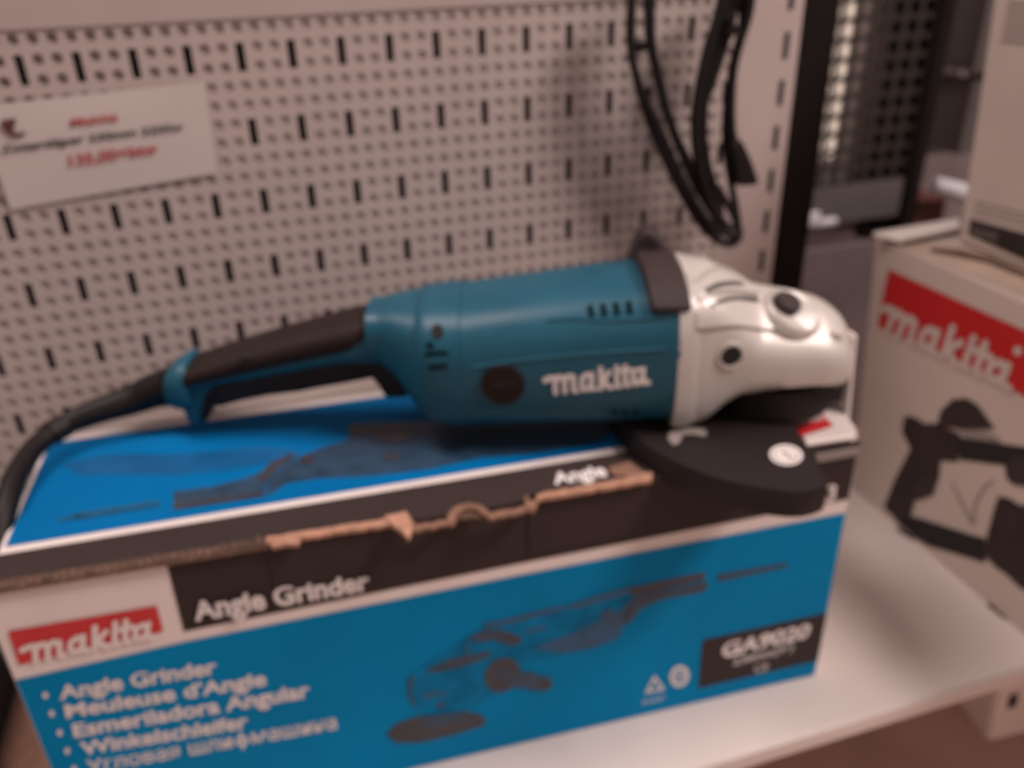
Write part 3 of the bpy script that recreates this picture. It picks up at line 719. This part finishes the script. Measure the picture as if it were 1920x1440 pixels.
# half round wheel guard
RG = .102; zg = .1985; n = 48; GC = G(.369, 0, 0); sk = .0165
def gring(r, z, a0=PI/2, a1=3*PI/2):
    r0 = r; r = 0
    R_k = lambda k: r0*(1-.075*max(0, 1-k/3.2)**2) if r0 > .05 else r0
    return [GC+dA*R_k(k)*math.cos(a0+(a1-a0)*k/n)+nA*R_k(k)*math.sin(a0+(a1-a0)*k/n)+ZV*z for k in range(n+1)]
prof = [(.030, zg), (RG-.006, zg), (RG-.0015, zg-.0012), (RG, zg-.0045), (RG, zg-sk), (RG-.0022, zg-sk), (RG-.0022, zg-.0045), (RG-.007, zg-.0025), (.030, zg-.0025)]
rings = [gring(r, z) for r, z in prof]; mb = MB(); vs = [p for r in rings for p in r]; fs = []; M = n+1
for j in range(len(prof)):
    j2 = (j+1) % len(prof)
    for i in range(n): fs.append([j*M+i, j*M+i+1, j2*M+i+1, j2*M+i])
fs.append([j*M for j in range(len(prof))]); fs.append([j*M+n for j in range(len(prof))][::-1])
mb.add(vs, fs); wg = mb.build('wheel_guard', MT['guard'], gr, angle=35)
gz = zg+.0004
mb = MB(); cN = onz(1474, 853, gz)
mb.poly([onz(x, y, gz) for x, y in ell(1474, 853, 31, 19, .08, 32)]); em = mb.build('warning_emblem', MT['ink'], wg, smooth=False)
mb = MB()
def er(cx, cy, rx, ry, w, n=28):
    o_ = ell(cx, cy, rx, ry, .08, n); i_ = ell(cx, cy, rx*(1-w), ry*(1-w), .08, n)
    mb.add([onz(x, y, gz+.0003) for x, y in o_+i_], [[k, (k+1) % n, n+(k+1) % n, n+k] for k in range(n)])
er(1474, 853, 25, 14.5, .14)
mb.poly([onz(x, y, gz+.0003) for x, y in ((1462, 848), (1470, 846), (1490, 858), (1484, 860))]); mb.build('emblem_print', MT['inkgrey'], em, smooth=False)
mb = MB(); mb.poly([onz(x, y, gz) for x, y in ((1252, 822), (1256, 810), (1272, 802), (1296, 800), (1324, 806), (1324, 818), (1296, 814), (1280, 815), (1274, 830), (1262, 834))]); mb.build('rotation_arrow', MT['inkgrey'], wg, smooth=False)

# dark bail over the rear of the gear head
def bandring(s0, s1, a, k0, k1):
    return [gearpt(s0, a, k0), gearpt(s1, a, k0), gearpt(s1, a, k1), gearpt(s0, a, k1)]
mb = MB(); rings = []
for i in range(21):
    t = i/20; a = math.radians(40+105*t)
    sh_ = .006*(1-t)
    s0, s1 = .2775+sh_, .2995+sh_*.9
    w, zc, h = bp(.29); 
    def bpnt(s, k):
        n_ = 2.6; c_, si = math.cos(a), math.sin(a)
        return G(s, math.copysign(abs(c_)**(2/n_), c_)*(w+k), zc+math.copysign(abs(si)**(2/n_), si)*(h+k))
    rings.append([bpnt(s0, -.001), bpnt(s1, -.001), bpnt(s1, .0065), bpnt(s0+.001, .0065)])
mb.loft(rings); bail = mb.build('side_handle_clamp', MT['brownp'], gr, bevel=.0015)
mb = MB(); top_ = [(1183, 486), (1196, 448), (1214, 428), (1232, 440), (1256, 474), (1242, 500), (1205, 505)]
N_ = -dA*.2+nA
mb.prism([onpl(x, y, G(.286, -.008, 0), nA) for x, y in top_], -nA*.016); mb.build('clamp_hook', MT['brownp'], bail, bevel=.003)

# ------------------------------------------------------------------ hanging cords
hc = thing('hanging_cords', 'bundle of black cords looped down in front of the perforated panel', 'cord bundle', (.42, -.03, .24))
def cordpath(name, pts, Y, r):
    p = [ony(x, y, Y+(dy if dy else 0)) for (x, y, *rest) in pts for dy in [rest[0] if rest else 0]]
    mb = MB(); mb.tube(smooth_path(p, 6), r, 12); return mb.build(name, MT['cord'], hc)
cordpath('cord', [(1186, -60), (1184, 40), (1186, 110), (1205, 190), (1228, 255), (1262, 330), (1300, 400), (1330, 438), (1365, 458), (1386, 444), (1378, 410), (1345, 350)], -.030, .0028)
cordpath('cord', [(1192, -60), (1180, 60), (1196, 150), (1240, 250), (1285, 345), (1320, 405), (1352, 436), (1382, 438)], -.038, .0026)
cordpath('cord', [(1216, -60), (1217, 60), (1228, 120), (1248, 200), (1272, 270), (1304, 345), (1345, 410), (1372, 430)], -.032, .0032)
cordpath('cord', [(1222, -60), (1222, 70), (1240, 160), (1262, 240), (1300, 320), (1330, 380), (1360, 420)], -.026, .0028)
cordpath('cord', [(1364, -60), (1350, 20), (1328, 90), (1312, 160), (1304, 220), (1306, 280), (1318, 340), (1340, 400), (1376, 448)], -.036, .0036)
cordpath('cord', [(1374, -60), (1358, 30), (1340, 110), (1322, 180), (1318, 250), (1326, 310), (1338, 350), (1350, 400)], -.030, .0034)
cordpath('cord', [(1390, -60), (1372, 30), (1352, 100), (1332, 160), (1316, 200)], -.026, .0034)
cordpath('cord', [(1412, -60), (1404, 20), (1386, 80), (1374, 130), (1370, 190), (1372, 250), (1386, 300), (1404, 338)], -.032, .0034)
cordpath('cord', [(1384, -60), (1392, 30), (1384, 90), (1368, 160), (1360, 230), (1362, 290), (1374, 360), (1384, 420), (1380, 446)], -.028, .0026)
pl_ = [ony(x, y, -.038) for x, y in ((1372, 268), (1392, 262), (1410, 300), (1424, 340), (1420, 348), (1386, 350), (1380, 310))]
mb = MB(); mb.prism(pl_, (0, .010, 0)); mb.build('plug', MT['cord'], hc, bevel=.003)
for i in range(3):
    P = ony((1358, 1366, 1198)[i], (28, 56, 88)[i], -.032); mb = MB(); mb.tube([P-Vector((.0, 0, .003)), P+Vector((0, 0, .003))], .0075 if i < 2 else .0045, 16); mb.build('cable_tie', MT['cord'], hc)

# ------------------------------------------------------------------ white cartons at the right
XL = .585
lc = thing('white_carton', 'tall white carton with large red logo and dark tool picture, standing on the shelf', 'carton', (XL, -.05, 0))
yb, zl = -.046, .2265
mb = MB()
fr = [onx(1600, 932, XL), onx(1628, 444, XL)]
mb.prism([Vector((XL, -.0475, 0)), Vector((XL, -.0475-.33, 0)), Vector((XL, -.018-.36, zl)), Vector((XL, -.022, zl))], (.30, 0, 0))
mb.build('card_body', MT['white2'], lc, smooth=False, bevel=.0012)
# open lid flap at the rear; the strong light is put into its paler colour
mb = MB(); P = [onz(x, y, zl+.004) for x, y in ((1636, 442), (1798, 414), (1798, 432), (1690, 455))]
mb.prism(P, (0, 0, .003)); mb.build('lid_flap', MT['flaplit'], lc, smooth=False, bevel=.0006)
mb = MB(); P = [onz(x, y, zl+.001) for x, y in ((1745, 466), (1800, 470), (1860, 484), (1925, 512), (1925, 522), (1850, 492), (1790, 480), (1745, 472))]
mb.prism(P, (0, 0, .0006)); mb.build('upper_box_shadow', MT['carddark'], lc, smooth=False)  # dark strip paints the shadow beneath the upper carton
mb = MB(); P = [onz(x, y, zl+.0005) for x, y in ((1690, 462), (1740, 455), (1800, 460), (1940, 505), (1940, 560))]
mb.poly(P); mb.build('lid_inner', MT['lidtan'], lc, smooth=False)
KX = .0005
def onL(x, y, k=KX):
    P = onx(x, y, XL-k); lim = -.0485+.0245*max(0, P.z)/zl
    return Vector((P.x, min(P.y, lim), max(P.z, .0008)))
mb = MB(); mb.poly([onL(x, y) for x, y in ((1666, 505), (1960, 638), (1948, 760), (1906, 735), (1646, 612), (1652, 570))]); rl = mb.build('red_mark', MT['redfar'], lc, smooth=False)
mb = MB(); add_logo(mb, quad_fn(onL(1640, 612, .001), onL(1912, 738, .001), onL(1655, 552, .001), onL(1926, 682, .001)), shear=.1, lift=Vector((-1, 0, 0))); mb.build('lettering', MT['white2'], rl, smooth=False)
mb = MB(); mb.poly([onL(x, y, .001) for x, y in ell(1908, 658, 8, 9)]); mb.build('lettering', MT['white2'], rl, smooth=False)
S5 = lambda pts: [(1600+x/3, 640+y/3) for x, y in pts]
pic = MB(); pm2 = [MT['black'], MT['brownp'], MT['inkgrey'], MT['cavity'], MT['white2']]
def PL(pts, mi, k=KX): pic.poly([onL(x, y, k) for x, y in pts], mi)
PL(S5([(285, 420), (345, 425), (400, 462), (470, 462), (600, 520), (600, 590), (588, 680), (490, 672), (485, 760), (445, 865), (375, 890), (345, 900), (310, 1040), (250, 1010), (170, 935), (230, 780), (320, 605), (272, 510)]), 0)
PL(S5([(470, 470), (490, 390), (560, 325), (640, 320), (705, 365), (795, 492), (600, 495)]), 1, .0008)
PL(S5([(570, 535), (620, 545), (1000, 600), (1000, 715), (600, 665)]), 3, .0010)
PL(S5([(600, 505), (720, 505), (830, 545), (800, 562), (620, 545)]), 2, .0012)
PL(S5([(340, 985), (700, 1100), (740, 1105), (740, 1245), (560, 1190), (420, 1150), (330, 1095), (230, 1000)]), 3, .0008)
PL(S5([(815, 870), (880, 885), (930, 920), (1010, 925), (1010, 1420), (930, 1380), (860, 1310), (800, 1270), (735, 1200), (752, 1090), (785, 960)]), 0, .0010)
PL(S5([(870, 960), (910, 950), (940, 1000), (925, 1060), (885, 1050)]), 1, .0013)
PL(S5([(850, 700), (905, 640), (1010, 660), (1010, 820), (900, 805), (860, 770)]), 1, .0012)
PL(S5([(345, 820), (400, 755), (470, 760), (450, 860), (380, 890), (340, 870)]), 1, .0012)
PL(S5([(545, 790), (560, 800), (672, 1010), (668, 1040), (655, 1020)]), 2)
PL(S5([(665, 1030), (680, 900), (735, 810), (790, 775), (795, 782), (745, 825), (695, 905), (680, 1030)]), 2)
pic.build('printed_picture', pm2, lc, smooth=False)

XU = .632
uc = thing('white_carton', 'plain pale carton with fine print and a black band, stacked on the red logo carton', 'carton', (XU, -.06, zl))
b0 = onx(1800, 442, XU); b1 = onx(1856, -60, XU); b2 = onx(1925, 492, XU)
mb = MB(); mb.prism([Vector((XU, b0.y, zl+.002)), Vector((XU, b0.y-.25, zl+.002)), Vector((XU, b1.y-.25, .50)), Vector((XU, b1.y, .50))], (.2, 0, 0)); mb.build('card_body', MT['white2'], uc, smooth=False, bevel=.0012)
def onU(x, y, k=.0005): return onx(x, y, XU-k)
mb = MB(); mb.poly([onU(x, y) for x, y in ((1819, 410), (1960, 448), (1960, 505), (1815, 440))]); bb = mb.build('black_band', MT['black'], uc, smooth=False)
mb = MB(); add_text(mb, '6234Z', quad_fn(onU(1824, 438, .001), onU(1868, 453, .001), onU(1827, 422, .001), onU(1872, 437, .001)), bold=.0); mb.build('lettering', MT['inkgrey'], bb, smooth=False)
mb = MB()
for k in range(3):
    mb.poly([onU(x, y+k*11) for x, y in ((1826, 376), (1960, 410), (1960, 413), (1826, 379))])
mb.build('fine_print', MT['inkgrey'], uc, smooth=False)
mb = MB()
for k in range(6):
    y0 = 2+k*14; xx = 1890-k*2.6
    mb.poly([onU(x, y) for x, y in ((xx, y0), (1960, y0+9), (1960, y0+15), (xx, y0+7))])
mb.build('fine_print', MT['inkgrey'], uc, smooth=False)

# ------------------------------------------------------------------ far background
mb = MB(); mb.box((.3, 1.0, -.3), (3.2, 1.02, 1.4)); w_ = mb.build('back_wall', MT['far'], smooth=False, loc=(1.2, 1, -.3)); w_['kind'] = 'structure'
YM = .40; pit = .0232
mp_ = thing('wire_mesh_rack', 'dark wire mesh rack beyond the right end of the perforated panel', 'rack', (.88, YM, .05))
mb = MB(); mx0, mx1, mz0, mz1 = .796, .994, .135, .62
i = 0; x = mx0
while x <= mx1+.001:
    mb.box((x-.0035, YM, mz0), (x+.0035, YM+.004, mz1)); x += pit
z = mz0
while z <= mz1:
    mb.box((mx0, YM+.001, z-.0035), (mx1, YM+.005, z+.0035)); z += pit
mb.build('wire_grid', MT['mesh'], mp_, smooth=False)
mb = MB(); mb.box((mx1-.012, YM-.01, .05), (mx1+.006, YM+.02, .62)); mb.box((mx1-.06, YM+.01, .05), (mx1-.012, YM+.03, .62)); mb.build('side_frame', MT['post'], mp_, smooth=False)
mb = MB(); mb.box((mx0-.05, YM+.045, .05), (mx1+.02, YM+.05, .62)); mb.build('rear_sheet', MT['meshback'], mp_, smooth=False)
mb = MB(); mb.box((mx0-.05, YM-.005, .085), (mx1-.02, YM+.01, .135)); mb.build('lower_rail', MT['fardark'], mp_, smooth=False)
mb = MB(); mb.box((.800, YM-.012, .086), (.842, YM-.004, .106)); mb.box((.8422, YM-.011, .084), (.872, YM-.003, .094)); mb.build('label_holder', MT['roll'], mp_, smooth=False, bevel=.003)
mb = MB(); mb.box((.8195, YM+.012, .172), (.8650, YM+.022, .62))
tag(mb.build('glow_strip', MT['glow'], smooth=False, loc=(.84, YM+.017, .172)), 'cream strip made to glow in place of the bright surface behind the wire mesh rack', 'glow_panel')  # emissive strip added to stand in for a brightly lit surface
mb = MB(); mb.box((1.10, .62, .10), (1.40, .63, .9)); tag(mb.build('grey_board', MT['fargreen'], smooth=False, loc=(1.2, .62, -.3)), 'dim grey green board in the distance behind the stacked white cartons', 'board')
fs_ = thing('distant_rack', 'dim shelf rack holding dark boxes behind the upper white carton', 'rack', (1.15, .5, -.3))
a = ony(1795, 140, .5)
mb = MB(); mb.box((a.x+.006, .5, a.z-.003), (a.x+.35, .62, a.z+.004)); mb.build('rack_shelf', MT['far'], fs_, smooth=False)
mb = MB(); mb.box((a.x-.0, .6, -.3), (a.x+.02, .61, .9)); mb.build('rack_post', MT['post'], fs_, smooth=False)
c1 = ony(1815, 135, .5)
mb = MB(); mb.box((c1.x, .49, a.z+.005), (c1.x+.2, .60, a.z+.3)); tag(mb.build('dark_box', MT['fardark'], smooth=False), 'dark box standing on the distant rack shelf', 'box', 'boxes on the distant rack')
c2 = ony(1795, 300, .5)
mb = MB(); mb.box((c2.x, .50, a.z-.12), (c2.x+.2, .60, a.z-.012)); tag(mb.build('dark_box', MT['fardark'], smooth=False), 'dark box hanging below the distant rack shelf', 'box', 'boxes on the distant rack')
p1 = ony(1750, 345, .42); p2 = ony(1835, 372, .42)
mb = MB(); mb.tube([p1+Vector((0, 0, 0)), p1.lerp(p2, .5)+Vector((0, 0, .001)), p2], [.011, .0135, .012], 24); rr = mb.build('wrapped_roll', MT['roll'], smooth=True, bevel=.004)
tag(rr, 'pale wrapped roll lying in the distance left of the upper carton', 'roll')
r1 = ony(1708, 440, .45); r2 = ony(1775, 372, .45)
mb = MB(); mb.box((r1.x, .45, r1.z-.05), (r2.x, .53, r2.z)); tag(mb.build('red_box', MT['farred'], smooth=False), 'dull red box below the pale wrapped roll', 'box')

pp = ony(1520, 430, .30)
mb = MB(); mb.box((.55, .30, -.2), (1.25, .31, .088)); tag(mb.build('low_partition', MT['lilac'], smooth=False, loc=(.8, .3, -.2)), 'dim lilac grey low partition between the dark post and the white carton', 'partition')

# items at the left foot of the carton
mb = MB(); mb.box((-.40, -.245, .0005), (-.095, -.012, .060)); tag(mb.build('dark_case', MT['navy'], bevel=.004, loc=(-.25, -.12, 0)), 'dark tool case on the shelf left of the blue carton', 'case')
mb = MB(); mb.box((-.0935, -.255, .0005), (-.0465, -.03, .004)); tag(mb.build('shelf_shade', MT['card'], smooth=False, loc=(-.07, -.12, 0)), 'brown sheet standing in for the shaded shelf between the dark case and the blue carton', 'shade sheet')  # brown sheet laid in for the shade on the shelf here

# ------------------------------------------------------------------ light
w = bpy.data.worlds.new('World'); sc.world = w; w.use_nodes = True
bg = w.node_tree.nodes['Background']; bg.inputs['Color'].default_value = (1.0, .80, .74, 1); bg.inputs['Strength'].default_value = .25
def area(name, loc, target, sx, sy, power, col):
    l = bpy.data.lights.new(name, 'AREA'); l.shape = 'RECTANGLE'; l.size = sx; l.size_y = sy; l.energy = power; l.color = col
    o = bpy.data.objects.new(name, l); COL.objects.link(o); o.location = loc
    d = Vector(target)-Vector(loc); o.rotation_euler = d.to_track_quat('-Z', 'Y').to_euler(); return o
area('ceiling_light', (-.38, .05, 1.9), (.25, -.14, .15), .55, .55, 22, (1.0, .83, .77))
area('ceiling_light', (1.45, -.95, 1.9), (.3, -.15, .12), .6, .4, 43, (1.0, .85, .80))
area('aisle_light', (-.1, -2.2, 1.5), (.25, -.1, .15), 1.6, .8, 3, (1.0, .83, .77))
vs = sc.view_settings; sc.display_settings.display_device = 'sRGB'
vs.view_transform = 'Standard'; vs.look = 'None'; vs.exposure = 0; vs.gamma = 1; vs.use_curve_mapping = False
sc.cycles.max_bounces = 6
